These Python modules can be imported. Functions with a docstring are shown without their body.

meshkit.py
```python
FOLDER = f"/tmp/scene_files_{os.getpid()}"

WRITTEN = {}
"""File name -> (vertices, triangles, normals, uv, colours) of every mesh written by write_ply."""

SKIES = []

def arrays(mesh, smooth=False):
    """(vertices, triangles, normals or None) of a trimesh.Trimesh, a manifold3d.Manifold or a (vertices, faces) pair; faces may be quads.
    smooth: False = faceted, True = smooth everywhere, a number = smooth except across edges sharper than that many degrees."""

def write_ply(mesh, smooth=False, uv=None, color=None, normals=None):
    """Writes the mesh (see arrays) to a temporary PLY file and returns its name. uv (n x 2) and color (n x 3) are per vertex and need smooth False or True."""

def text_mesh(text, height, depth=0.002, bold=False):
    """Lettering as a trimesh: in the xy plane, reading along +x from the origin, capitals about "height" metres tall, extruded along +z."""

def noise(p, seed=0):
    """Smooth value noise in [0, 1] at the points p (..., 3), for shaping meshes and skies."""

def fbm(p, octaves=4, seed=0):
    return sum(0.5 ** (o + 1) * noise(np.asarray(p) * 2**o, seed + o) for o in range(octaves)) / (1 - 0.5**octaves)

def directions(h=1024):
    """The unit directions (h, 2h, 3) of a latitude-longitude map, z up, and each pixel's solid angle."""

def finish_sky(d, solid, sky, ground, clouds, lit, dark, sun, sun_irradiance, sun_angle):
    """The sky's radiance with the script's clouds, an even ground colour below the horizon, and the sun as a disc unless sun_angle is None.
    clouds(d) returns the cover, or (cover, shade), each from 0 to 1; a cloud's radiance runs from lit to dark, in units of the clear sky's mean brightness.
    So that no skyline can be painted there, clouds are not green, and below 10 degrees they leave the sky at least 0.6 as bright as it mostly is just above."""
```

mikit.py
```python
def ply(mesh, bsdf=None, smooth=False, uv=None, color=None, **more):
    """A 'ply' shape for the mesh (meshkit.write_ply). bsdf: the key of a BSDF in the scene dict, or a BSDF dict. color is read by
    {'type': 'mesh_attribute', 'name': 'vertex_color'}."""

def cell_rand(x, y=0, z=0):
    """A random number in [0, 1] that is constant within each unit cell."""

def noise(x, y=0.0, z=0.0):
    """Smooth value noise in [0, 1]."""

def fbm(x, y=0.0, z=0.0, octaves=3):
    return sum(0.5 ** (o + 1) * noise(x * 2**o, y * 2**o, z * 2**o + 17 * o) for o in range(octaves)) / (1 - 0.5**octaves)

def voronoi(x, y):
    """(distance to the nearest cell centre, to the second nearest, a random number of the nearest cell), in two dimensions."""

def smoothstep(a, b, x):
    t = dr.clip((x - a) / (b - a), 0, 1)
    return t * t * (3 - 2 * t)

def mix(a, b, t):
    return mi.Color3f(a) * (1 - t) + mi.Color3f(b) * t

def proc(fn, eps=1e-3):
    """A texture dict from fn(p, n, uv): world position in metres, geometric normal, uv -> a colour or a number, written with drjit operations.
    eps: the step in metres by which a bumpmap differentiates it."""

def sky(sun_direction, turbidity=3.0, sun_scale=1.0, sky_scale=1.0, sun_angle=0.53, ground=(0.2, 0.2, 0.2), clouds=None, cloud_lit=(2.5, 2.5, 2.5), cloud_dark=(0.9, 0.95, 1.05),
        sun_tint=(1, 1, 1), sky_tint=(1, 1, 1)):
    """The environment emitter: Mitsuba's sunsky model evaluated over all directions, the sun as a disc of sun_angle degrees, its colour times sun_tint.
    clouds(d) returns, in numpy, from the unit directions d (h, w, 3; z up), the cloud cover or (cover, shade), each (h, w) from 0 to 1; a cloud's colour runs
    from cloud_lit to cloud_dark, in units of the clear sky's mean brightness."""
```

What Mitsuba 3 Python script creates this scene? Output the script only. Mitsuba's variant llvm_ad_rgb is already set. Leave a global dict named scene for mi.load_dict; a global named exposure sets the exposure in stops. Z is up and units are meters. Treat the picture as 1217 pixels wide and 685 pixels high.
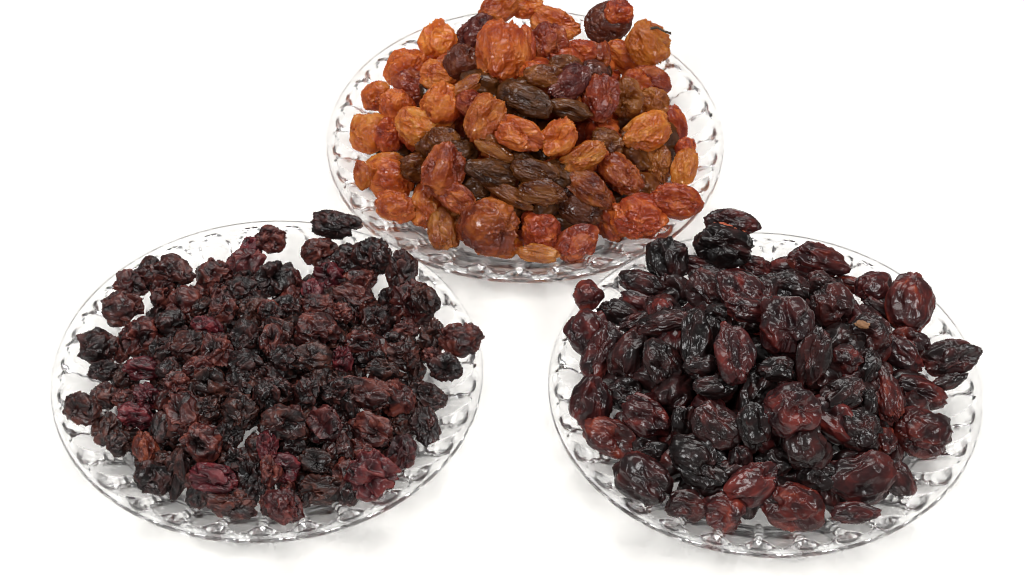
import math, zlib
import numpy as np, trimesh, mitsuba as mi, mikit
from meshkit import noise, fbm
from scipy.spatial import cKDTree
import drjit as dr

T = mi.ScalarTransform4f
scene, labels = {}, {}

# ------------------------------------------------------------------ camera
RIM_R, RIM_H = 0.070, 0.018
W0, H0, FOC = 1217.0, 685.0, 3263.0            # the photograph's size and focal length in its pixels
PITCH = 0.80353
EYE = np.array([0.0, 0.0, 0.66077 + RIM_H])
FWD = np.array([0, math.cos(PITCH), -math.sin(PITCH)])
UPV = np.array([0, math.sin(PITCH), math.cos(PITCH)])
RGT = np.array([1.0, 0, 0])
scene['camera'] = {'type': 'perspective', 'fov': math.degrees(2 * math.atan(W0 / 2 / FOC)), 'fov_axis': 'x', 'near_clip': 0.05, 'far_clip': 30.0,
                   'to_world': T().look_at(origin=EYE.tolist(), target=(EYE + FWD).tolist(), up=[0, 0, 1])}
exposure = 0.0

# ------------------------------------------------------------------ light: softboxes over a white table, in a pale studio
def softbox(key, pos, target, w, h, radiance, label):
    """A studio softbox: a tapered black hood with a lit diffuser as its front."""
    pos, target = np.array(pos, float), np.array(target, float)
    M = T().look_at(origin=pos.tolist(), target=target.tolist(), up=[0.1, 1, 0.2])
    d = 0.35
    v, f = [], []
    for s, z in ((1.02, 0.03), (1.02, -0.02), (0.25, -d), (0.25, -d - 0.08)):
        v += [[-w / 2 * s, -h / 2 * s, z], [w / 2 * s, -h / 2 * s, z], [w / 2 * s, h / 2 * s, z], [-w / 2 * s, h / 2 * s, z]]
    for k in range(3):
        for i in range(4):
            a, b = k * 4 + i, k * 4 + (i + 1) % 4
            f += [[a, b + 4, b], [a, a + 4, b + 4]]
    f += [[12, 14, 13], [12, 15, 14]]
    scene[key + '__hood'] = {**mikit.ply((np.array(v), np.array(f)), 'black_cloth'), 'to_world': M}
    q = np.array([[-w / 2, -h / 2, 0], [w / 2, -h / 2, 0], [w / 2, h / 2, 0], [-w / 2, h / 2, 0.0]])
    scene[key + '__diffuser'] = {**mikit.ply((q, np.array([[0, 1, 2], [0, 2, 3]])), 'white_cloth'), 'to_world': M,
                                 'emitter': {'type': 'area', 'radiance': {'type': 'rgb', 'value': radiance}}}
    labels[key] = {'label': label, 'category': 'softbox', 'group': 'studio lamps out of the picture'}

scene['black_cloth'] = {'type': 'twosided', 'b': {'type': 'diffuse', 'reflectance': {'type': 'rgb', 'value': [0.03] * 3}}}
scene['white_cloth'] = {'type': 'diffuse', 'reflectance': {'type': 'rgb', 'value': [0.7] * 3}}
softbox('softbox', (0.0, 1.15, 1.45), (0, 0.62, 0), 1.3, 0.9, [4.5, 4.45, 4.35], 'large overhead softbox behind the three dishes')
softbox('softbox_001', (-0.62, 0.05, 0.98), (0, 0.62, 0), 0.34, 0.34, [14, 14, 14], 'small softbox before the table on the currant side')
softbox('softbox_002', (0.62, 0.05, 0.98), (0, 0.62, 0), 0.34, 0.34, [14, 14, 14], 'small softbox before the table on the raisin side')
scene['studio_ambience'] = {'type': 'constant', 'radiance': {'type': 'rgb', 'value': [0.26, 0.26, 0.26]}}

# ------------------------------------------------------------------ materials
def vcol():
    return {'type': 'mesh_attribute', 'name': 'vertex_color'}

scene['table_laminate'] = {'type': 'principled', 'base_color': {'type': 'rgb', 'value': [0.72, 0.708, 0.682]}, 'roughness': 0.28, 'specular': 0.45}
scene['clear_glass'] = {'type': 'dielectric', 'int_ior': 1.47, 'ext_ior': 1.0}
def wrinkles(f, wid):
    def fn(p, n, uv):
        a = mikit.fbm(p.x * f, p.y * f, p.z * f, octaves=2) - 0.5
        return dr.exp(-dr.square(a / wid))
    return mikit.proc(fn, eps=6e-5)
def grit(p, n, uv):
    return mikit.fbm(p.x * 1500, p.y * 1500, p.z * 1500, octaves=2)
scene['sultana_skin'] = {'type': 'bumpmap', 'scale': 0.0002, 'height': wrinkles(620, 0.075), 'skin': {'type': 'blendbsdf', 'weight': 0.42,
    'a': {'type': 'principledthin', 'base_color': vcol(), 'roughness': 0.3, 'diff_trans': 1.4, 'spec_trans': 0.0},
    'b': {'type': 'twosided', 'b': {'type': 'principled', 'base_color': vcol(), 'roughness': 0.14, 'specular': 1.0}}}}
scene['raisin_skin'] = {'type': 'twosided', 'b': {'type': 'bumpmap', 'scale': 0.00005, 'height': wrinkles(480, 0.10), 'skin': {'type': 'principled', 'base_color': vcol(), 'roughness': 0.24, 'specular': 0.44}}}
scene['currant_skin'] = {'type': 'twosided', 'b': {'type': 'bumpmap', 'scale': 0.00013, 'height': mikit.proc(grit, eps=6e-5), 'skin': {'type': 'principled', 'base_color': vcol(), 'specular': 0.42,
    'roughness': mikit.proc(lambda p, n, uv: 0.16 + 0.36 * mikit.noise(p.x * 420, p.y * 420, p.z * 420))}}}
scene['pale_scar'] = {'type': 'twosided', 'b': {'type': 'principled', 'base_color': {'type': 'rgb', 'value': [0.27, 0.13, 0.06]}, 'roughness': 0.6}}
scene['split_flesh'] = {'type': 'twosided', 'b': {'type': 'principled', 'base_color': {'type': 'rgb', 'value': [0.40, 0.075, 0.025]}, 'roughness': 0.35}}
scene['dry_stalk'] = {'type': 'twosided', 'b': {'type': 'principled', 'base_color': {'type': 'rgb', 'value': [0.05, 0.035, 0.02]}, 'roughness': 0.7}}

# ------------------------------------------------------------------ setting: one white table top
def table():
    q = np.array([[-2.5, -0.6, 0], [2.5, -0.6, 0], [2.5, 3.2, 0], [-2.5, 3.2, 0.0]])
    lo = q - [0, 0, 0.03]
    v = np.vstack([q, lo])
    f = [[0, 1, 2], [0, 2, 3], [4, 6, 5], [4, 7, 6]]
    for i in range(4):
        j = (i + 1) % 4
        f += [[i, i + 4, j + 4], [i, j + 4, j]]
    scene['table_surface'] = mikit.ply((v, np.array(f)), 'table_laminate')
    scene['table_surface']['emitter'] = {'type': 'area', 'radiance': {'type': 'rgb', 'value': [0.24, 0.238, 0.232]}}   # faint glow added to brighten the glass fronts; the table is no lamp
    labels['table_surface'] = {'label': 'plain white glossy table surface under the three dishes', 'category': 'table surface', 'kind': 'structure'}
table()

# ------------------------------------------------------------------ pressed glass dishes
def sstep(a, b, x):
    t = np.clip((x - a) / (b - a), 0, 1)
    return t * t * (3 - 2 * t)

PANELS = 30
WALL_IN = [(0.0, 0.0042), (0.030, 0.0042), (0.0420, 0.0045), (0.0470, 0.0062), (0.0530, 0.0098), (0.0590, 0.0137), (0.0640, 0.0169), (0.0657, 0.0178), (0.0672, 0.0180)]

def dish_inner(r):
    return np.interp(r, [p[0] for p in WALL_IN], [p[1] for p in WALL_IN])

def glass_dish():
    per = 16
    n = PANELS * per
    th = np.arange(n) * 2 * math.pi / n
    u = (np.arange(n) % per) / per                      # across one panel, the rib at 0
    rib = np.minimum(u, 1 - u)                           # 0 at the rib, .5 mid panel
    odd = (np.arange(n) // per) % 2
    rings = []
    def dense(points, k):
        p = np.array(points)
        s = np.r_[0, np.cumsum(np.linalg.norm(np.diff(p, axis=0), axis=1))]
        q = np.linspace(0, s[-1], k)
        return np.stack([np.interp(q, s, p[:, 0]), np.interp(q, s, p[:, 1])], 1), q / s[-1]
    for r, z in dense([(0.004, 0.0042), (0.030, 0.0042), (0.042, 0.0045)], 12)[0]:
        rings.append((r + 0 * th, z + 0 * th))
    curve = np.array(WALL_IN[2:])
    wall, s = dense(curve, 30)
    wall[1:-1] = (wall[:-2] + 2 * wall[1:-1] + wall[2:]) / 4
    for (r, z), t in zip(wall[1:], s[1:]):
        # window panels sunk between narrow ribs, round at the lower end, with triangular chips at the rim
        w = sstep(0, 1, (rib - 0.06 - 0.36 * max(0, 1 - t * 3.2) ** 2 - 0.40 * max(0, (t - 0.80) / 0.20) ** 2) / 0.06) * min(1, t * 5)
        chip = -0.0015 * np.clip(1 - rib / 0.40 - (1 - t) / 0.30, 0, 1) * sstep(0, 0.05, 1 - t)
        d = 0.0011 * w + chip
        rings.append((r + d * 0.5, z - d * 0.85))
    # rim: the wall's rounded end
    rings.append((0.0680 + 0 * th, 0.0181 + 0 * th)); rings.append((0.0689 + 0 * th, 0.0181 + 0 * th))
    for cz, a0, a1 in ((0.01755, 70, 0), (0.01665, 0, -70)):
        for a in np.linspace(a0, a1, 5):
            rings.append((0.06945 + 0.00055 * math.cos(math.radians(a)) + 0 * th, cz + 0.00055 * math.sin(math.radians(a)) + 0 * th))
    # outside, rim to foot: wedges under the rim at every second rib, beaded ribs, hollow panels
    wall, s = dense([(0.0691, 0.0161), (0.0672, 0.0159), (0.0652, 0.0149), (0.0600, 0.0117), (0.0540, 0.0076), (0.0505, 0.0040), (0.0500, 0.0022)], 44)
    for (r, z), t in zip(wall, s):
        k = np.where(odd > 0, 1.0, 0.62)                 # every second wedge is the larger
        wedge = 0.0026 * k * np.clip(1 - rib / (0.34 * max(1e-3, 1 - t / 0.38)), 0, 1) * (t < 0.38) * sstep(0.03, 0.16, t)
        bead = 0.0013 * sstep(0, 1, 1 - rib / 0.15) * (0.55 + 0.45 * math.sin(t * 40)) * sstep(0, .12, 1 - t) * sstep(0.05, 0.2, t)
        hollow = -0.0004 * sstep(0, 1, (rib - 0.16) / 0.25) * sstep(0, .2, 1 - t) * sstep(0, .15, t)
        d = np.maximum(wedge, bead) + hollow
        rings.append((r + d * 0.5, z - d * 0.85))
    for r, z in ((0.0494, 0.0010), (0.0486, 0.0004), (0.0472, 0.0004), (0.0464, 0.0011)):
        rings.append((r + 0 * th, z + 0 * th))
    for r in np.linspace(0.0455, 0.006, 40):             # the star cut into the underside
        a = np.abs((th * 10 / (2 * math.pi)) % 1 - 0.5) * 2
        half = 0.75 * np.clip((0.0445 - r) / 0.036, 0, 1)
        w = 0.0016 / r * 3.2
        rings.append((r + 0 * th, 0.0013 + 0.0007 * np.clip(1 - np.abs(a - half) / w, 0, 1) * sstep(0.010, 0.014, r)))
    m = len(rings)
    R = np.array([a for a, _ in rings]); Z = np.array([b for _, b in rings])
    V = np.stack([R * np.cos(th), R * np.sin(th), Z], -1).reshape(-1, 3)
    i, j = np.meshgrid(np.arange(m - 1), np.arange(n), indexing='ij')
    a, b, c, d = i * n + j, i * n + (j + 1) % n, (i + 1) * n + (j + 1) % n, (i + 1) * n + j
    F = np.vstack([np.stack([a, d, c], -1).reshape(-1, 3), np.stack([a, c, b], -1).reshape(-1, 3)])
    top, bot = len(V), len(V) + 1                        # close the two middles
    V = np.vstack([V, [[0, 0, 0.0042]], [[0, 0, 0.0013]]])
    k = np.arange(n); k2 = (k + 1) % n
    F = np.vstack([F, np.stack([k, k2, 0 * k + top], 1), np.stack([(m - 1) * n + k2, (m - 1) * n + k, 0 * k + bot], 1)])
    F = F[:, ::-1] if trimesh.Trimesh(V, F, process=False).volume < 0 else F
    return mikit.ply((V, F), 'clear_glass', smooth=30)

DISH = {'currant': (-0.07945, 0.5996), 'raisin': (0.08168, 0.59387), 'sultana': (0.00466, 0.7110)}
dish_shape = glass_dish()
for k, (kind, lab) in enumerate((('sultana', 'round pressed glass dish behind the other two, heaped with orange and brown sultanas'),
                                 ('currant', 'round pressed glass dish heaped with small dark crumbly currants'),
                                 ('raisin', 'round pressed glass dish heaped with large glossy dark raisins'))):
    key = 'glass_dish' + ('_%03d' % k if k else '')
    x, y = DISH[kind]
    scene[key] = {**dish_shape, 'to_world': T().translate([x, y, 0]).rotate([0, 0, 1], (4, 8, 1)[k])}
    labels[key] = {'label': lab, 'category': 'dish', 'group': 'pressed glass dishes'}

# ------------------------------------------------------------------ one dried fruit
def geodesic(n):
    ico = trimesh.creation.icosahedron()
    V, F = [], []
    for t in ico.vertices[ico.faces]:
        at = {}
        for i in range(n + 1):
            for j in range(n + 1 - i):
                at[i, j] = len(V); V.append((t[0] * (n - i - j) + t[1] * i + t[2] * j) / n)
        for i in range(n):
            for j in range(n - i):
                F.append([at[i, j], at[i + 1, j], at[i, j + 1]])
                if i + j < n - 1: F.append([at[i + 1, j], at[i + 1, j + 1], at[i, j + 1]])
    V = np.array(V); V /= np.linalg.norm(V, axis=1, keepdims=True)
    m = trimesh.Trimesh(V, F, process=True); m.merge_vertices(digits_vertex=6)
    return m
SPHERE = {'large': geodesic(24), 'middle': geodesic(16), 'small': geodesic(9)}

def vnoise(q, f, seed):
    return np.stack([fbm(q * f + 31 * k, 3, seed + k) for k in range(3)], -1) - 0.5

def worley(q, n, rng, stretch):
    c = rng.normal(size=(n * 3, 3)); c /= np.linalg.norm(c, axis=1, keepdims=True)
    keep = []                                           # roughly even spread
    for x in c:
        if all(np.linalg.norm(x - y) > 0.62 * math.sqrt(12.6 / n) for y in keep):
            keep.append(x)
        if len(keep) == n: break
    c = np.array(keep) * stretch
    d, i = cKDTree(c).query(q * stretch, k=2)
    sc = math.sqrt(12.6 / n)
    return d[:, 0] / sc, (d[:, 1] - d[:, 0]) / sc, i[:, 0]

def fruit(kind, style, col, seed, face, ball):
    """Unit fruit (long axis x, half-extents 1): (vertices, faces, colours). face: the direction of its broad side, in its own axes."""
    rng = np.random.default_rng(seed)
    p = np.array(ball.vertices)
    base, ridgec, valley = col
    w = p + 0.42 * vnoise(p, 1.6, seed % 997)
    w /= np.linalg.norm(w, axis=1, keepdims=True)
    w2 = w + 0.22 * vnoise(p, 3.3, seed % 983)
    low = fbm(p * 1.1 + 7, 2, seed % 991)
    r = 1 + 0.70 * (low - 0.5) - 0.10 * np.abs(p[:, 0]) ** 3
    A = sstep(0.28, 0.68, fbm(p * 1.4 + 3, 2, seed % 941))
    patch = fbm(p * 1.7, 3, seed % 953) - 0.5
    def sunken(n, lo, hi, wid, sharp):
        d = 0
        for _ in range(n):
            c = face * 0.8 + rng.normal(size=3) * 0.75; c /= np.linalg.norm(c)
            q = np.linalg.norm(w - c, axis=1)
            d = d - rng.uniform(lo, hi) * np.exp(-(q / (wid * rng.uniform(0.7, 1.3))) ** sharp)
        return d
    def line(q, f, k, wid, st=1.0):                      # a meandering fold: 1 on the line
        x = fbm(q * st * f + 11 * k, 2, (seed + 77 * k) % 919) - 0.5
        return np.exp(-(x / wid) ** 2), sstep(0, 0.16, np.abs(x))
    if kind == 'currant':
        a1, b1 = line(w, 1.7, 1, 0.045); a2, b2 = line(w2, 3.2, 2, 0.05); a3, b3 = line(w2, 6.5, 3, 0.06)
        lump = fbm(p * 4.5, 3, seed % 971) - 0.5
        r += 0.16 + 0.07 * a1 - 0.22 * b1 * (0.4 + A) + 0.06 * a2 - 0.12 * b2 + 0.045 * a3 + 0.19 * lump + sunken(3, 0.1, 0.30, 0.5, 4)
        hole = 0
        if 'c' in style:                                # one deep hollow with a rolled lip
            fc = face + 0.35 * rng.normal(size=3); fc /= np.linalg.norm(fc)
            d = np.linalg.norm((w2 - fc) * rng.uniform(0.75, 1.35, 3), axis=1) * rng.uniform(0.85, 1.2) + 0.35 * lump
            hole = np.exp(-(d / 0.55) ** 4)
            r += -0.50 * hole + 0.12 * np.exp(-((d - 0.80) / 0.2) ** 2)
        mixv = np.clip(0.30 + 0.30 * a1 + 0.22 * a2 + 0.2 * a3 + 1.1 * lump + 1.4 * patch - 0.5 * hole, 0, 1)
    else:
        g = 'g' in style
        st = np.array([0.22, 1.2, 1.2]) if g else np.array([0.62 if kind == 'raisin' else 0.85, 1, 1])
        _, e, _ = worley(w, 11 if kind == 'raisin' else 16, rng, st)
        dent = sstep(0.0, 0.9, e); ridge = np.exp(-(e / 0.16) ** 2)
        if kind == 'raisin':
            a1, b1 = line(w, 1.9, 1, 0.030, st); a2, b2 = line(w2, 3.8, 2, 0.035, st); a3, b3 = line(w2, 8.0, 3, 0.05, st * [1.3, 1, 1])
            r += 0.10 - 0.24 * dent * (0.4 + 0.8 * A) + 0.03 * ridge + 0.05 * a1 - 0.08 * b1 + A * (0.055 * a2 - 0.06 * b2) + 0.008 * a3 * A + sunken(3, 0.08, 0.30, 0.5, 4)
            mixv = np.clip(0.30 + 0.25 * a1 + 0.15 * a2 * A + 2.2 * patch, 0, 1)
        else:
            a1, b1 = line(w, 2.4, 1, 0.030, st); a2, b2 = line(w2, 5.2, 2, 0.035, st); a3, b3 = line(w2, 9.5, 3, 0.055, st * [1.3, 1, 1])
            r += 0.08 - 0.12 * dent * (0.4 + 0.8 * A) + 0.03 * ridge + 0.045 * a1 - 0.07 * b1 + (0.6 + A) * (0.045 * a2 - 0.04 * b2) + 0.035 * a3 + sunken(3, 0.08, 0.30, 0.5, 4)
            mixv = np.clip(0.40 + 0.25 * a1 + 0.22 * a2 + 0.1 * a3 + 1.9 * patch, 0, 1)
    cap = 1.04 + 0.10 * (low - 0.5)                      # folds stand no higher than the skin once did
    r = cap - np.logaddexp(0, (cap - r) * 14) / 14
    v = p * r[:, None] + (0.60 if kind == 'currant' else 0.42) * vnoise(p, 0.9, seed % 937) + (0.55 if kind == 'currant' else 0.22) * vnoise(p, 2.3, seed % 929)  # the whole body leans and twists
    v -= (v.max(0) + v.min(0)) / 2
    v /= np.abs(v).max(0)
    m = mixv[:, None]
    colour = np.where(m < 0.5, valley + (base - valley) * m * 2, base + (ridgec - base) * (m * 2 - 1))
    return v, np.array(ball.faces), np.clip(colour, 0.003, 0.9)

# colour letters -> (base, ridge, valley) albedo
def tri(b, rd, va):
    return tuple(np.array(x, float) for x in (b, rd, va))
COL = {
 'sultana': {'o': tri((.64, .165, .020), (.78, .31, .050), (.46, .065, .010)), 'r': tri((.42, .058, .015), (.66, .17, .034), (.22, .024, .010)),
             'b': tri((.21, .054, .010), (.36, .12, .024), (.09, .018, .006)), 'd': tri((.115, .036, .009), (.20, .066, .016), (.045, .014, .005)),
             'g': tri((.60, .185, .026), (.72, .30, .055), (.42, .085, .011)), 'p': tri((.13, .022, .016), (.24, .060, .038), (.05, .009, .009))},
 'raisin': {'k': tri((.014, .006, .006), (.050, .012, .011), (.006, .004, .004)), 'd': tri((.028, .008, .008), (.080, .016, .013), (.010, .005, .005)),
            'm': tri((.050, .009, .009), (.14, .020, .015), (.014, .005, .006)), 'r': tri((.092, .012, .009), (.24, .040, .015), (.030, .007, .007))},
 'currant': {'k': tri((.015, .006, .006), (.080, .022, .018), (.005, .004, .004)), 'd': tri((.022, .007, .006), (.10, .030, .020), (.006, .004, .004)),
             'm': tri((.075, .008, .013), (.19, .026, .030), (.016, .005, .006)), 'r': tri((.060, .010, .009), (.20, .050, .034), (.010, .004, .004))},
}
WORDS = {'sultana': dict(o='orange', r='red-brown', b='brown', d='blackish', g='golden', p='purplish'),
         'raisin': dict(k='black', d='dark-brown', m='maroon', r='red'),
         'currant': dict(k='black', d='dark-brown', m='crimson', r='rusty')}
SKIN = {k: k + '_skin' for k in COL}

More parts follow.
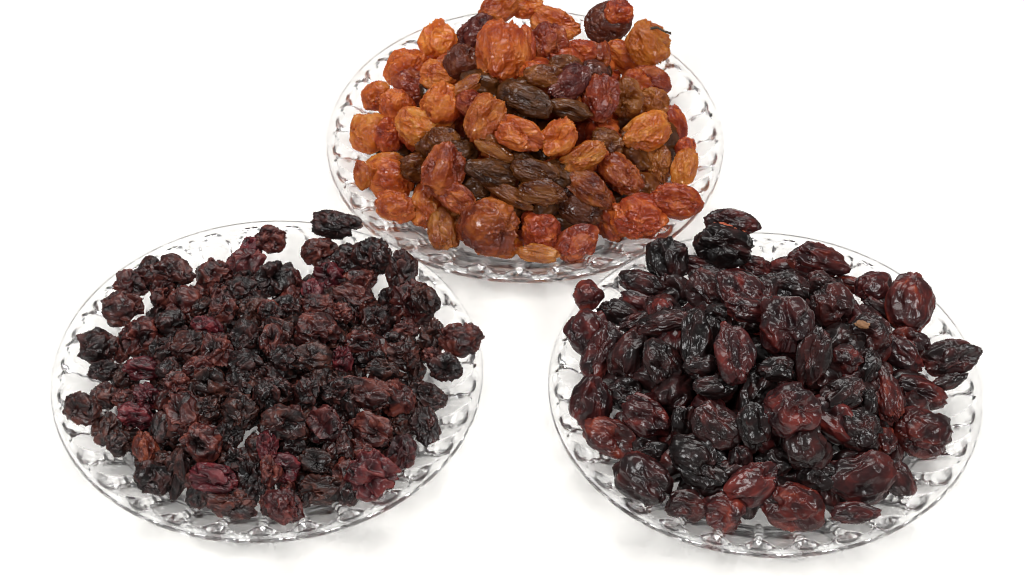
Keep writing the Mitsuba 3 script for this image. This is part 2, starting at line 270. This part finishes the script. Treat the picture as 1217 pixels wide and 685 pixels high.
# Each fruit of the photograph: crop letter, then x, y, half length, half width (crop pixels), tilt of the long axis, colours, style, lift in mm.
CROPS = {'A': (380, 0, 3.8038), 'B': (620, 0, 3.8038), 'C': (380, 160, 3.8038), 'D': (620, 160, 3.8038),
         'E': (640, 240, 3.2607), 'F': (900, 240, 3.2607), 'G': (640, 450, 3.2607), 'H': (900, 450, 3.2607),
         'I': (50, 240, 3.2607), 'J': (310, 240, 3.2607), 'K': (50, 440, 3.2607), 'L': (310, 440, 3.2607)}
LIST = {'sultana': '''
A 535 185 95 85 90 o l 2;A 830 245 155 128 100 ro l 6;A 700 150 95 65 120 p l;A 645 290 85 75 60 pb l;A 380 300 95 75 150 or l;A 260 435 66 64 10 or .;A 420 395 85 75 20 rp l;A 540 340 80 70 20 or l 1
A 550 480 100 85 120 or l 3;A 360 510 110 78 60 ro l;A 230 605 86 84 0 o l 2;A 450 580 110 82 30 o l 4;A 745 540 115 82 120 or l 5;A 670 390 78 36 150 bo g;A 680 470 60 60 0 rp .;A 905 610 112 72 20 ro l 4
A 940 455 125 68 22 d lg 1;A 960 330 55 52 0 or .;A 815 35 95 62 150 ro l;A 935 25 70 55 0 o .;A 565 640 80 65 30 b l -2;A 795 655 85 45 28 b .;A 310 610 60 75 90 r . -1
B 150 110 122 70 20 or l 2;B 120 200 85 92 100 rp l 2;B 20 215 40 95 90 r . 1;B 390 105 103 88 160 pd l 6;B 440 50 62 52 0 r .;B 570 200 92 102 60 go l 1;B 470 265 112 68 40 ro l 4
B 265 235 72 52 0 r .;B 350 255 50 66 90 rb .;B 95 345 82 48 0 b . 1;B 220 375 108 72 140 p l 3;B 355 450 76 104 100 rp l 5;B 335 330 70 52 20 pd .;B 470 440 75 84 100 bg l 1;B 585 365 92 60 15 rp l 5
B 590 475 72 70 0 bg l;B 215 495 100 44 15 d g;B 170 620 88 72 130 o l 4;B 565 600 122 84 152 o l 6;B 695 560 46 82 70 r . ;B 385 650 72 62 20 b . -1;B 200 290 72 40 0 bd . -1
D 285 100 108 56 152 go l 3;D 620 135 56 84 80 bg l;D 735 150 54 84 105 g lg 2;D 450 180 108 72 40 rb l 4;D 310 248 124 72 38 br lg 3;D 530 370 138 108 20 r l 5;D 700 300 122 80 12 r l 2
D 80 430 95 80 45 r l 2;D 255 490 102 74 150 rp l 3;D 75 538 95 40 10 gb g 2;D 250 330 118 76 30 dp l;D 60 175 108 60 20 db lg;D 95 262 108 58 14 b lg 1;D 740 65 44 52 0 r .;D 180 180 80 60 20 d . -2
C 310 205 112 92 20 ro l 4;C 345 330 88 66 10 ro l 2;C 195 185 40 62 90 o .;C 560 165 90 122 105 rb l 6;C 625 290 92 58 35 rb l 2;C 475 340 64 78 90 or .;C 440 150 72 62 0 b . -1
C 755 420 150 132 0 br l 6;C 560 430 66 92 90 bo l 2;C 775 172 124 72 15 d lg 2;C 790 72 92 30 25 bg g 1;C 865 275 120 40 28 bd g 1;C 850 505 62 52 0 ob . 1;C 300 130 84 46 0 o . ;C 640 90 70 60 0 d . -3;C 905 140 70 60 0 d . -3;C 960 240 60 70 0 d . -2;C 700 260 80 60 0 d . -3
''', 'raisin': '''
E 195 362 56 56 0 mr . 1;E 195 503 80 78 60 m l 1;E 315 432 82 46 22 kd g 1;E 262 590 118 84 112 md l 3;E 362 592 84 102 100 d l;E 405 318 94 45 20 d lg 3;E 400 392 82 46 20 m .;E 500 225 82 76 90 k l 2
E 720 172 112 84 15 k l 7;E 752 80 106 50 8 dm l 5;E 490 472 112 50 170 d lg 3;E 470 420 48 42 0 m .;E 520 342 66 70 60 kd .;E 622 525 66 102 95 k l 5;E 650 350 98 72 50 d l 2;E 640 262 92 44 10 md l
E 785 348 112 78 45 m l 5;E 820 420 100 46 8 m l 2;E 762 582 72 114 78 m l 6;E 480 622 66 95 60 k lg 3;E 625 640 62 52 0 k . ;E 840 255 60 42 20 md . ;E 885 345 42 52 0 d .;E 375 468 62 32 160 d .;E 702 455 62 56 0 k . -3
F 240 228 118 66 15 mr l 3;F 140 262 112 52 172 md l 2;F 110 332 84 58 20 kd l 2;F 240 325 62 54 0 d l 2;F 292 402 84 78 50 d l 4;F 112 486 98 112 92 m l 6;F 455 335 72 60 0 m l 1;F 592 396 88 116 95 r l 3
F 432 512 82 74 20 d l 4;F 498 432 92 32 36 d . 2;F 220 602 66 112 100 dk lg 3;F 592 545 78 52 25 mr .;F 562 590 92 56 42 m l 1;F 755 602 114 70 164 d l 4;F 345 612 62 56 0 md . 1;F 422 640 52 72 100 k . ;F 40 412 42 50 0 m .;F 70 648 66 46 0 k . -2;F 352 318 62 30 20 r .;F 660 300 10 10 0 m .
G 205 95 76 104 100 md l 2;G 272 226 108 70 24 rd l 3;G 415 152 98 70 32 m l 4;G 402 392 114 90 42 dm l 2;G 620 320 138 96 35 k lg 5;G 692 186 102 76 36 d l 4;G 840 186 62 92 75 k l 3;G 578 492 78 58 10 d l;G 708 512 86 76 20 mr l 1
G 832 412 114 78 148 m l 4;G 450 285 64 40 0 k . ;G 782 310 44 52 0 km .;G 562 172 44 62 90 k . -2;G 335 60 64 62 0 k . -2;G 685 32 80 44 0 k . -2
H 136 120 106 96 160 m l 8;H 200 262 92 92 120 dk l 4;H 332 62 84 62 150 kd l 2;H 390 196 88 76 20 kd l 3;H 496 246 44 56 90 rm .;H 640 212 116 94 10 mr l 3;H 632 62 102 62 15 md l 2;H 502 62 52 112 75 rm l 2
H 402 392 138 106 160 md l 5;H 545 392 54 78 60 d . ;H 142 502 128 94 22 r l 5;H 380 520 92 40 0 md . ;H 232 372 74 60 0 k . ;H 742 12 74 30 160 kd .;H 420 105 46 62 90 k . -1;H 60 330 70 60 0 k . -2
''', 'currant': '''
I 340 325 64 58 20 r;I 310 415 78 66 0 rk;I 495 272 92 68 10 kr;I 395 300 50 44 0 rk;I 420 250 46 40 0 d;I 470 360 50 56 90 r . 1;I 555 400 76 72 0 r c 1;I 665 290 76 66 10 r;I 785 245 82 62 150 rm;I 885 145 62 52 0 r;I 815 178 42 42 0 m;I 215 560 76 70 0 k . 2;I 385 525 82 76 0 r c 2;I 390 645 72 46 5 m c 2;I 240 655 62 42 0 k;I 705 415 56 56 0 r . 2
I 640 490 62 44 30 m . 1;I 560 560 82 62 160 dr;I 680 575 62 62 0 r c 3;I 790 530 56 72 90 k . 1;I 820 420 62 52 0 d;I 890 535 46 62 90 r c 1;I 900 300 78 66 160 k c 4;I 790 630 72 56 10 k;I 610 645 62 46 0 r . 1;I 890 430 42 42 0 k;I 500 462 62 50 0 k;I 310 575 40 52 90 r;I 770 335 62 46 0 k;I 470 585 52 62 90 k;I 485 645 52 42 0 k
J 290 90 100 52 8 k g 5;J 225 195 72 52 0 rd . 1;J 340 220 62 56 10 k . 2;J 430 205 76 68 10 k . 2;J 545 275 58 86 95 dr . 2;J 270 290 66 52 20 m c 2;J 375 300 76 56 160 r . 4;J 360 372 82 52 20 r . 3;J 590 395 92 82 30 r . 2;J 500 392 50 62 90 k;J 640 380 46 68 60 d;J 772 535 82 68 10 r . 3;J 665 522 52 68 100 d . 1;J 555 505 58 46 0 r
J 718 640 66 54 0 k c 2;J 620 582 52 42 0 k;J 545 598 72 54 10 dr . 2;J 380 545 62 46 0 r c 4;J 215 500 86 72 20 r . 4;J 200 600 78 62 10 d . 2;J 310 612 46 50 0 m c 1;J 55 505 62 52 20 dr . 2;J 445 460 52 56 0 k . -1;J 100 412 62 50 0 k;J 220 402 62 46 10 r . 1;J 310 432 46 42 0 r;J 470 652 62 44 0 d;J 30 422 42 42 0 r;J 420 612 62 50 0 k . -1;J 200 350 42 52 0 m . 1;J 90 602 62 50 0 k;J 660 590 40 36 0 r
K 155 150 74 60 20 dr . 2;K 245 100 62 52 0 dr;K 320 116 50 42 0 r;K 405 100 50 52 0 m c 1;K 250 230 62 66 0 d . 1;K 365 176 72 50 10 m . 2;K 300 285 52 50 0 d;K 402 305 50 70 80 o . 3;K 430 420 72 60 20 k . 1;K 525 400 50 102 100 dk . 2;K 620 285 78 76 0 r c 4;K 545 160 72 80 60 r c 4;K 640 150 50 46 0 d . 1;K 530 60 62 52 0 r . 1;K 650 50 66 60 0 d c 2
K 765 160 72 70 0 d . 3;K 870 100 52 62 90 k c;K 765 60 62 52 0 k;K 665 430 92 64 8 m c 4;K 735 522 96 56 10 dr c 2;K 820 410 62 80 90 k c 2;K 850 300 62 56 45 dr . 2;K 890 520 46 60 90 r;K 890 392 42 62 90 r . 2;K 755 348 52 46 0 k . -1;K 465 240 52 80 90 k . -2;K 330 40 52 50 0 d;K 720 255 60 60 0 k . -2;K 600 490 42 52 0 k;K 885 222 50 50 0 d . 1
L 85 200 82 66 0 dr c 4;L 240 210 72 70 0 dm . 2;L 430 235 82 62 20 r c 4;L 545 225 56 52 0 d;L 636 220 52 76 70 k . 1;L 650 105 78 50 28 kd . 2;L 530 110 66 74 0 r . 2;L 400 90 112 64 15 rk . 4;L 300 80 62 52 0 k;L 205 350 64 46 15 d c 2;L 90 380 62 58 0 m c 1;L 430 410 94 94 20 mr . 4;L 245 460 92 60 0 d . 1;L 90 525 82 66 20 rm . 3
L 330 395 52 62 90 r . 1;L 545 320 56 72 110 dm . 2;L 490 320 62 56 0 d . 1;L 20 450 32 50 0 k;L 180 80 46 56 0 k;L 60 90 62 60 0 k c;L 28 290 42 60 90 m . 2;L 340 480 42 50 0 k;L 120 310 62 50 0 k -1;L 330 160 50 62 0 k . -2;L 380 320 62 52 0 r;L 300 310 60 62 0 kr . 1;L 300 250 56 50 0 k . -2
'''}
COL['currant']['o'] = tri((.17, .026, .013), (.34, .085, .040), (.05, .011, .008)); WORDS['currant']['o'] = 'bright rust-red'

# heap: height of its surface above the table over the dish's middle
HEAP = {'sultana': dict(c=(0.0, 0.004), H=0.046, R=0.064, n=110, s=(0.0088, 0.0066, 0.006)), 'raisin': dict(c=(0.0, 0.002), H=0.044, R=0.064, n=105, s=(0.0100, 0.0072, 0.0066)),
        'currant': dict(c=(0.0, 0.0), H=0.034, R=0.066, n=300, s=(0.0047, 0.0040, 0.0037))}

def surface(kind, x, y):
    h = HEAP[kind]; cx, cy = DISH[kind]
    r = np.hypot(x - cx, y - cy)
    rr = np.hypot(x - cx - h['c'][0], y - cy - h['c'][1])
    return np.maximum(h['H'] * (1 - (rr / h['R']) ** 2), np.where(r < 0.0672, dish_inner(r) + 0.004, 0.0))

def floor_at(kind, x, y):
    cx, cy = DISH[kind]
    r = np.hypot(x - cx, y - cy)
    return np.where(r < 0.0672, dish_inner(r), np.where(r < 0.0702, 0.022, 0.0))

def build(kind):
    rng = np.random.default_rng(zlib.crc32(kind.encode()))
    items = []
    ts = np.linspace(0.6, 1.15, 1400)
    for entry in LIST[kind].replace('\n', ';').split(';'):
        e = entry.split()
        if not e: continue
        def grow(e): return GROW[kind] - 0.10 * sstep(90, 130, float(e[3]))
        x0, y0, sc = CROPS[e[0]]
        px, py = x0 + float(e[1]) / sc, y0 + float(e[2]) / sc
        a, b, ang = grow(e) * float(e[3]) / sc, grow(e) * float(e[4]) / sc, float(e[5])
        if a < 4: continue
        if a < b: a, b, ang = b, a, ang if abs(ang % 180 - 90) < 50 else ang + 90
        style = e[7] if len(e) > 7 and not e[7].lstrip('-').isdigit() else '.'
        lift = float(e[8]) if len(e) > 8 else 0.0
        d = FWD + RGT * (px - W0 / 2) / FOC - UPV * (py - H0 / 2) / FOC      # depth 1 along FWD
        P = EYE + ts[:, None] * d
        gap = P[:, 2] - surface(kind, P[:, 0], P[:, 1])
        hit = np.nonzero(gap < 0)[0]
        near = np.hypot(P[:, 0] - DISH[kind][0], P[:, 1] - DISH[kind][1]) < 0.068
        g2 = np.where(near, gap, 9)
        t = ts[hit[0]] if len(hit) and near[hit[0]] else ts[np.argmin(g2)]
        s = t / FOC
        A, B = a * s, b * s
        Cc = B * rng.uniform(0.62, 0.88)
        t = t + Cc * 0.55 - lift * 0.001 * 0.8
        ca, sa = math.cos(math.radians(ang)), math.sin(math.radians(ang))
        ax = RGT * ca - UPV * sa
        bx = np.cross(FWD, ax)
        tilt = math.radians(rng.uniform(-18, 18))
        ax2 = ax * math.cos(tilt) - FWD * math.sin(tilt)
        cx2 = np.cross(ax2, bx)
        items.append(dict(kind=kind, px=px, py=py, d=d, t=t, size=np.array([A, B, Cc]), R=np.stack([ax2, bx, cx2], 1), col=e[6], style=style, lift=lift, listed=True))
    # ease overlaps: slide along the line of sight by a few millimetres
    t0 = np.array([i['t'] for i in items])
    D = np.array([i['d'] for i in items]); t = t0.copy()
    inv = [i['R'] / i['size'] for i in items]                 # (axes / size): |inv.T @ dir| = 1 / support radius
    rad = np.array([i['size'][0] for i in items])
    pr = np.array([(i['px'], i['py']) for i in items])
    pairs = [(i, j) for i in range(len(items)) for j in range(i) if np.linalg.norm(pr[i] - pr[j]) / FOC * 0.9 < rad[i] + rad[j]]
    def clear_floor(k):
        for _ in range(40):
            P = EYE + t[k] * D[k]
            low = np.sqrt((items[k]['R'][2] ** 2 * items[k]['size'] ** 2).sum())
            if P[2] - 0.86 * low >= floor_at(kind, P[0], P[1]): break
            t[k] -= 0.0006
    for it in range(40):
        for i, j in pairs:
            v = EYE + t[i] * D[i] - EYE - t[j] * D[j]
            n = np.linalg.norm(v); u = v / n
            need = 0.72 * (1 / np.linalg.norm(inv[i].T @ u) + 1 / np.linalg.norm(inv[j].T @ u))
            if n < need:
                m = min(0.25 * (need - n), 0.0008)
                a, b = (i, j) if t[i] - 0.001 * (0) < t[j] else (j, i)
                t[a] = max(t[a] - m, t0[a] - 0.009); t[b] = min(t[b] + m, t0[b] + 0.007)
        for k in range(len(items)): clear_floor(k)
    for k, i in enumerate(items): i['pos'] = EYE + t[k] * D[k]
    # fruits buried under those
    h = HEAP[kind]; cx, cy = DISH[kind]
    tries = 0; count = 0
    while count < h['n'] and tries < 20000:
        tries += 1
        r, a = (0.060 if kind == 'currant' else 0.056) * math.sqrt(rng.random()), rng.uniform(0, 2 * math.pi)
        x, y = cx + r * math.cos(a), cy + r * math.sin(a)
        top = float(surface(kind, x, y)); fl = float(dish_inner(r))
        size = np.array(h['s']) * rng.uniform(0.85, 1.1)
        z = rng.uniform(fl + size[2], max(fl + size[2] + 1e-4, top - (0.55 if kind == 'currant' else 0.95) * size[1]))
        P = np.array([x, y, z])
        if z > top - (0.5 if kind == 'currant' else 0.9) * size[1]: continue
        if top < fl + 2.2 * size[2]: continue
        if any(np.linalg.norm(P - i['pos']) < 0.56 * (np.cbrt(i['size'].prod()) + np.cbrt(size.prod())) for i in items): continue
        q = rng.normal(size=(3, 3)); Q, _ = np.linalg.qr(q)
        if np.linalg.det(Q) < 0: Q[:, 0] *= -1
        c = {'sultana': 'bdrr', 'raisin': 'kddm', 'currant': 'kdrd'}[kind][rng.integers(4)]
        items.append(dict(kind=kind, pos=P, size=size, R=Q, col=c, style='.', listed=False, lift=0, px=0, py=0)); count += 1
    # of the buried ones keep those that can be glimpsed
    yy, xx = np.mgrid[0:H0, 0:W0]
    covered = np.zeros((int(H0), int(W0)), bool)
    def depth(i): return (i['pos'] - EYE) @ FWD
    keep = []
    for i in sorted(items, key=depth):
        q = i['pos'] - EYE; z = q @ FWD
        px, py = W0 / 2 + FOC * (q @ RGT) / z, H0 / 2 - FOC * (q @ UPV) / z
        m = np.stack([RGT, -UPV]) @ (i['R'] * i['size']) * FOC / z * 0.86
        S = np.linalg.inv(m @ m.T)
        rr = 1 / math.sqrt(np.linalg.eigvalsh(S).min()) + 1
        x0, x1, y0, y1 = int(max(0, px - rr)), int(min(W0, px + rr + 1)), int(max(0, py - rr)), int(min(H0, py + rr + 1))
        if x1 > x0 and y1 > y0:
            dx, dy = xx[y0:y1, x0:x1] - px, yy[y0:y1, x0:x1] - py
            on = S[0, 0] * dx * dx + 2 * S[0, 1] * dx * dy + S[1, 1] * dy * dy < 1
            seen = (on & ~covered[y0:y1, x0:x1]).sum()
            covered[y0:y1, x0:x1] |= on
        else: seen = 0
        i['seen'] = int(seen)
    spare = 300 - sum(i['listed'] for i in items)
    glimpsed = sorted((i for i in items if not i['listed'] and i['seen'] > 5), key=lambda i: -i['seen'])[:spare]
    return [i for i in items if i['listed']] + glimpsed

GROW = {'sultana': 1.13, 'raisin': 1.12, 'currant': 1.10}
FRUITS = {k: build(k) for k in ('sultana', 'raisin', 'currant')}

HOURS = 'twelve one two three four five six seven eight nine ten eleven'.split()
def place_in_heap(i):
    v = i['pos'][:2] - np.array(DISH[i['kind']])
    r = np.hypot(*v); hr = HOURS[int(round((math.atan2(v[0], v[1]) % (2 * math.pi)) / (math.pi / 6))) % 12]
    return ('near the middle' if r < 0.017 else 'high up' if r < 0.031 else 'low down' if r < 0.046 else 'outermost') + f" at {hr} o'clock on its heap"

def describe(i):
    k = i['kind']
    A, B, _ = i['size']
    shape = 'round' if A / B < 1.2 else 'oval' if A / B < 1.65 else 'long'
    ref = {'sultana': 0.0085, 'raisin': 0.0095, 'currant': 0.0062}[k]
    big = 'big ' if A > ref * 1.12 else 'small ' if A < ref * 0.72 else ''
    tex = 'hollowed ' if 'c' in i['style'] else 'grooved ' if 'g' in i['style'] else ''
    return f"{big}{'-to-'.join(WORDS[k][c] for c in i['col'])} {tex}{shape} {k} {place_in_heap(i)}"

count = 0
for kind, items in FRUITS.items():
    names = {}
    for n, i in enumerate(items):
        key = i['key'] = kind + ('_%03d' % n if n else '')
        seed = zlib.crc32(f'{kind}{n}'.encode())
        rng = np.random.default_rng(seed)
        cs = [COL[kind][c] for c in i['col']]
        if kind == 'sultana' and len(cs) == 1 and i['col'] == 'o' and rng.random() < 0.3: cs.append(COL[kind]['r'])
        wt = [0.62, 0.38] if len(cs) > 1 else [1.0]
        tone = rng.uniform(0.85, 1.15) * (0.82 if kind == 'currant' else 1.0)
        col = tuple(sum(w * c[q] for w, c in zip(wt, cs)) * tone for q in range(3))
        face = np.array([0, 0, 1.0])
        vd = i['R'].T @ (-FWD)
        ball = SPHERE['small' if not i['listed'] else 'large' if 'l' in i['style'] else 'middle']
        v, f, c = fruit(kind, i['style'], col, seed, vd / np.linalg.norm(vd), ball)
        V = (v * i['size']) @ i['R'].T + i['pos']
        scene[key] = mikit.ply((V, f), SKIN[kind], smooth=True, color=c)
        i['mesh'] = (V, f, c)
        count += len(f)
        if i['listed']:
            names.setdefault(describe(i), []).append(i)
        else:
            q = (i['pos'] - EYE); i['py'] = -(q @ UPV) / (q @ FWD)
            names.setdefault(f"{WORDS[kind][i['col']]} half-buried {kind} {place_in_heap(i)}", []).append(i)
    for text, same in names.items():
        same.sort(key=lambda i: i['py'])
        for q, i in enumerate(same):
            extra = '' if len(same) == 1 or len(same) > 5 else (', upper one', ', lower one')[q] if len(same) == 2 else ', ' + ('uppermost', 'second from top', 'third from top', 'fourth from top', 'fifth from top')[q]
            labels[i['key']] = {'label': text + extra, 'category': kind, 'group': f'{kind}s heaped in the dish'}
print('fruits', {k: len(v) for k, v in FRUITS.items()}, 'triangles', count)

# ------------------------------------------------------------------ small marks on three of the fruits
def fruit_at(kind, px, py):
    return min((i for i in FRUITS[kind] if i['listed']), key=lambda i: math.hypot(i['px'] - px, i['py'] - py))

def on_skin(i, px, py):
    """The point of the fruit's skin under that pixel, and its normal."""
    v, f, _ = i['mesh']
    m = trimesh.Trimesh(v, f, process=False)
    d = FWD + RGT * (px - W0 / 2) / FOC - UPV * (py - H0 / 2) / FOC
    p, _, k = m.ray.intersects_location([EYE], [d / np.linalg.norm(d)])
    if not len(p): return i['pos'] - FWD * i['size'][2], -FWD
    n = np.argmin(np.linalg.norm(p - EYE, axis=1))
    return p[n], m.face_normals[k[n]]

def mark(i, part, px, py, a, b, ang, bsdf, label):
    p, n = on_skin(i, px, py)
    ax = RGT * math.cos(math.radians(ang)) - UPV * math.sin(math.radians(ang))
    ax = ax - n * (ax @ n); ax /= np.linalg.norm(ax)
    s = np.array(geodesic(6).vertices); f = np.array(geodesic(6).faces)
    s = s * (1 + 1.5 * (fbm(s * 2.0 + 5, 3, 4)[:, None] - 0.5))
    V = (s * [a, b, 0.0005]) @ np.stack([ax, np.cross(n, ax), n]) + p
    scene[i['key'] + '__' + part] = mikit.ply((V, f), bsdf, smooth=True)
    labels[i['key'] + '__' + part] = {'label': label}

px_m = 0.97 / FOC
i = fruit_at('raisin', 1032, 394); mark(i, 'stem_scar', 1025, 386, 7 * px_m, 4.5 * px_m, 5, 'pale_scar', 'pale tan patch where the stem was')
i = fruit_at('raisin', 871, 264); mark(i, 'split', 868, 271, 15 * px_m, 3.4 * px_m, 18, 'split_flesh', 'thin orange-red split in the skin')
i = fruit_at('sultana', 770, 53)
p, n = on_skin(i, 773, 34)
pts = np.array([p, p + RGT * 8 * px_m + UPV * 1 * px_m - FWD * 0.001, p + RGT * 17 * px_m - UPV * 4 * px_m - FWD * 0.001, p + RGT * 25 * px_m - UPV * 6 * px_m])
tube, ring = [], 8
for k, q in enumerate(pts):
    for a in np.arange(ring) * 2 * math.pi / ring:
        rad = (1.9, 1.5, 1.3, 1.7)[k] * px_m
        tube.append(q + rad * (math.cos(a) * UPV + math.sin(a) * FWD))
tf = []
for k in range(3):
    for a in range(ring):
        b = (a + 1) % ring
        tf += [[k * ring + a, k * ring + b, k * ring + ring + b], [k * ring + a, k * ring + ring + b, k * ring + ring + a]]
tf += [[0, a + 1, a] for a in range(1, ring - 1)] + [[24, 24 + a, 24 + a + 1] for a in range(1, ring - 1)]
scene[i['key'] + '__stalk'] = mikit.ply((np.array(tube), np.array(tf)), 'dry_stalk', smooth=50)
labels[i['key'] + '__stalk'] = {'label': 'thin dry dark stalk sticking out sideways'}
